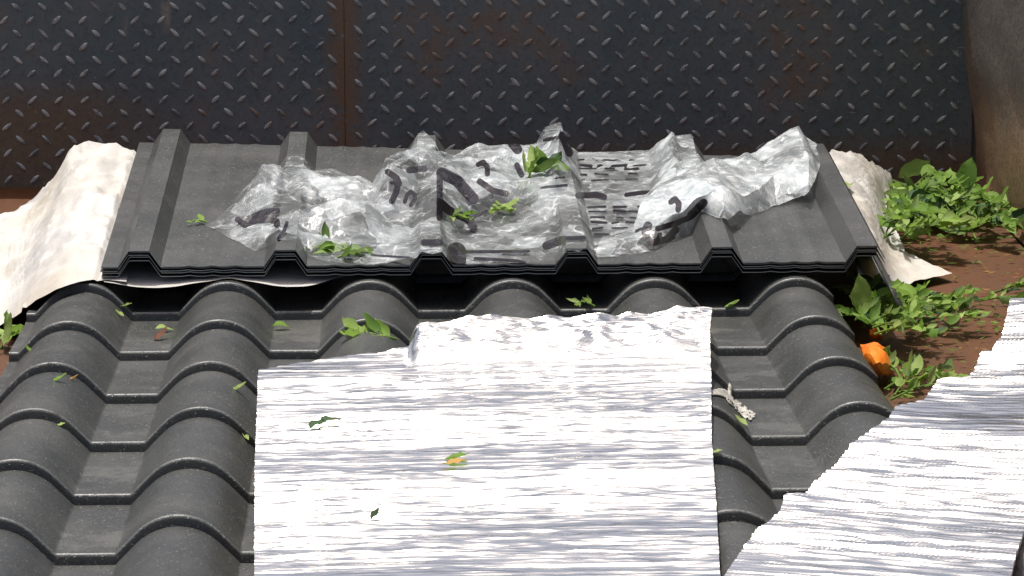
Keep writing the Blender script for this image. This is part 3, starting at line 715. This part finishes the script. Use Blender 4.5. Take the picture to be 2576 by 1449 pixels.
for (u, v, sz, mt, lab, az, idx) in (
    (318, 784, .016, 'leaf_pale', 'round pale leaf bit low on the right flank of the first tile roll', .4, 2), (300, 796, .015, 'leaf_pale', 'thin pale leaf sliver beside the round bit on the first tile roll', 2.6, 3),
    (413, 836, .024, 'leaf_pale', 'pale green leaf lying above a brown scrap in the first tile valley', .25, 1), (405, 855, .026, 'leaf_brown', 'crumpled brown leaf scrap in the first tile valley', .9, 3),
    (708, 830, .024, 'leaf_green', 'narrow green leaf in the second tile valley', .1, 1), (600, 985, .020, 'leaf_pale', 'small pale leaf sliver on the second tile roll, left of the foil', .0, 3),
    (150, 961, .018, 'leaf_green', 'green leaf sliver at the left on the third step of the first tile roll', .2, 3), (185, 958, .013, 'leaf_dry', 'tiny yellow leaf sliver beside the green one on the first tile roll', .1, 3),
    (152, 1073, .012, 'leaf_pale', 'tiny pale leaf bit under a lip of the first tile roll', .5, 2), (72, 886, .014, 'leaf_green', 'small green leaf bit at the left edge of the tile sheet', 2.2, 3),
    (617, 1106, .014, 'leaf_pale', 'thin pale leaf bit right beside the left edge of the foil', 2.2, 3), (1838, 779, .018, 'leaf_pale', 'upper of two pale leaf slivers in the last tile valley', .1, 3),
    (1842, 793, .020, 'leaf_pale', 'lower of two pale leaf slivers in the last tile valley', -.15, 3), (1863, 1072, .020, 'leaf_pale', 'pale leaf sliver near the frayed tape on the fifth tile roll', 2.4, 3),
    (1802, 1150, .013, 'leaf_pale', 'whitish leaf bit at the right edge of the bright foil', .2, 2)):
    single('leaf', u, v, T, sz, mt, lab, az=az, idx=idx, tilt=.08)
for (u, v, sz, mt, lab, az, idx, tl) in ((795, 1078, .022, 'leaf_dark', 'left of two dark curled leaves on the bright foil', .8, 1, .5), (826, 1071, .028, 'leaf_dark', 'right of two dark curled leaves on the bright foil', .2, 1, .4),
    (1150, 1158, .026, 'leaf_green', 'faded green leaf on the middle of the bright foil', .1, 0, .05), (1143, 1172, .026, 'leaf_dry', 'yellowish dry leaf on the middle of the bright foil', -.1, 2, .05), (945, 1307, .016, 'leaf_dark', 'small dark leaf low on the bright foil', .8, 0, .5)):
    single('leaf', u, v, zfA, sz, mt, lab, az=az, idx=idx, tilt=tl)
zb = lambda x, y: zbox(min(max(x, BXL), BXR), y)
def on_surface(u, v, surf):
    d = ray(u, v); t = 3.0
    while t < 7:
        p = np.array([0, 0, HC]) + d * t
        if p[2] <= surf(p[0], p[1]): break
        t += .001
    return (p[0], p[1], surf(p[0], p[1]) + .001)
def one_sprig(u, v, surf, hd, ln, n, ls, label, **k): return sprig(on_surface(u, v, surf), math.radians(hd), ln, n, ls, label, None, R, **k)
GY = ('leaf_green', 'leaf_pale', 'leaf_pale', 'leaf_green')
one_sprig(1000, 862, T, 172, .062, 10, .026, 'yellow green sprig on the third tile roll behind the bright foil', rise=.006, flat=.9, mats=GY)
one_sprig(1496, 780, T, 178, .030, 10, .013, 'bright green sprig in the shaded tile valley above the foil', rise=.008, flat=.7, mats=('leaf_pale',))
one_sprig(1445, 384, zb, 170, .02, 4, .014, 'tiny yellow green sprig at the back edge of the grey sheets', rise=.004, flat=.7, mats=('leaf_pale',))
one_sprig(880, 640, zb, 165, .055, 16, .026, 'green sprig trapped under the front hem of the plastic film', rise=.006, flat=.92)
one_sprig(850, 655, zb, 30, .040, 12, .024, 'lower green sprig trapped at the front hem of the plastic film', rise=.004, flat=.95)
one_sprig(1310, 500, zb, 55, .090, 18, .028, 'grassy green sprig beside the tall rib in the plastic film', rise=.045, flat=.1)
one_sprig(1215, 552, zb, 15, .045, 8, .022, 'yellow green sprig on the film near the black lettering', rise=.012, flat=.7, mats=('leaf_pale',))
one_sprig(1120, 560, zb, 340, .04, 7, .018, 'small dull green sprig left of the black lettering on the film', rise=.01, flat=.6)
one_sprig(520, 566, zb, 185, .022, 4, .012, 'tiny green sprig at the left tip of the plastic film', rise=.003, flat=.7)
one_sprig(-5, 890, fl0, 60, .06, 9, .030, 'green sprig on the floor at the left edge of the tile sheets', rise=.012, flat=.5, mats=GY)
# bits too small to count, spread over the floor
V = []; Fs = []
for i in range(420):
    while True:
        u, v = R.uniform(2120, 2576), R.uniform(480, 1020)
        a = math.exp(-((v - 800) / 40) ** 2) + math.exp(-((v - 600) / 40) ** 2) + .8 * math.exp(-((v - 970) / 30) ** 2) * (u < 2330) + .06
        if R.random() < a: break
    p = onz(u, v, .004); L, W = R.uniform(.006, .018), R.uniform(.002, .006); az = R.gauss(0, .6); c, s = math.cos(az), math.sin(az); o_ = len(V)
    for x, y in ((-L / 2, 0), (0, -W / 2), (L / 2, 0), (0, W / 2)): V.append((p[0] + x * c - y * s, p[1] + x * s + y * c, .003 + R.uniform(0, .004)))
    Fs.append((o_, o_ + 1, o_ + 2, o_ + 3))
li = obj('leaf_litter', V, Fs, 'leaf_green'); tag(li, 'fine green leaf litter scattered over the brown truck floor', 'leaf litter', kind='stuff')
V = []; Fs = []
for i in range(70):
    u, v = R.uniform(2250, 2576), R.uniform(640, 930); p = onz(u, v, .004); L, W = R.uniform(.005, .02), R.uniform(.0015, .003); az = R.gauss(0, .4); c, s = math.cos(az), math.sin(az); o_ = len(V)
    for x, y in ((-L / 2, 0), (0, -W / 2), (L / 2, 0), (0, W / 2)): V.append((p[0] + x * c - y * s, p[1] + x * s + y * c, .003 + R.uniform(0, .003)))
    Fs.append((o_, o_ + 1, o_ + 2, o_ + 3))
li = obj('dry_litter', V, Fs, 'leaf_dry'); tag(li, 'fine dry straw coloured bits scattered over the brown truck floor', 'litter', kind='stuff')

# ------------------------------------------------------------------ orange scrap
ctl = [[(2168, 872, .030), (2182, 868, .038), (2205, 866, .036), (2232, 880, .022)],
       [(2175, 895, .034), (2192, 892, .044), (2218, 890, .040), (2240, 900, .020)],
       [(2190, 918, .030), (2205, 915, .040), (2226, 915, .032), (2245, 925, .014)],
       [(2212, 940, .012), (2220, 940, .018), (2230, 942, .012), (2238, 944, .006)]]
pp_ = [[onz(*p) for p in r] for r in ctl]; G = .1 * net(pp_, 7, 7) + .9 * linnet(pp_, 7, 7); na, nb = G.shape[:2]; V = []
for i in range(na):
    for j in range(nb):
        x, y, z = G[i, j]; V.append((x, y, max(.003, z + .006 * facet(x * 60, y * 50, 3)))) 
org = np.array(V).mean(0)
os_ = obj('orange_scrap', [(x - org[0], y - org[1], z) for x, y, z in V], grid_faces(nb, na), 'orange_skin', None, 28); os_.location = (org[0], org[1], 0)
md = os_.modifiers.new('t', 'SOLIDIFY'); md.thickness = .003; tag(os_, 'crumpled bright orange scrap between the leaves and the tile sheets', 'scrap')
ctl = [[(2190, 832, .020), (2205, 830, .024), (2214, 836, .016)], [(2192, 840, .018), (2206, 840, .022), (2215, 844, .014)], [(2194, 848, .010), (2206, 849, .012), (2216, 850, .008)]]
G = linnet([[onz(*p) for p in r] for r in ctl], 5, 5); na, nb = G.shape[:2]; V = [tuple(G[i, j]) for i in range(na) for j in range(nb)]; org = np.array(V).mean(0)
o2 = obj('orange_scrap', [(x - org[0], y - org[1], z) for x, y, z in V], grid_faces(nb, na), 'orange_skin', None, 28); o2.location = (org[0], org[1], 0)
md = o2.modifiers.new('t', 'SOLIDIFY'); md.thickness = .003; tag(o2, 'small bit of orange scrap half buried in the leaf drift', 'scrap')

# ------------------------------------------------------------------ frayed whitish tape on the fifth roll
ctl = [[(1782, 986), (1783, 1000)], [(1800, 984), (1802, 998)], [(1828, 986), (1825, 1006)], [(1850, 1008), (1838, 1022)], [(1880, 1030), (1862, 1044)], [(1905, 1048), (1888, 1062)]]
pts = [[np.array(on_surface(u, v, T)) for u, v in r] for r in ctl]; G = net(pts, 8, 6); na, nb = G.shape[:2]; V = []
for i in range(na):
    for j in range(nb):
        x, y, z = G[i, j]; x += .002 * mn.noise((i * .9, j * .7, 4)) * (i / na); y += .008 * mn.noise((i * 1.3, j * .9, 8)) * (i / na)
        V.append((x, y, T(x, y) + .002 + .0012 * abs(mn.noise((x * 90, y * 60, 2)))))
Fs = [f for k, f in enumerate(grid_faces(nb, na)) if not (k > 100 and R.random() < .22)]
tp = obj('torn_tape', [(x, y - 4, z) for x, y, z in V], Fs, 'frayed_tape', None, 180); tp.location.y = 4
md = tp.modifiers.new('t', 'SOLIDIFY'); md.thickness = .0006; tag(tp, 'frayed whitish strip of tape stuck on the fifth tile roll beside the foil', 'tape')
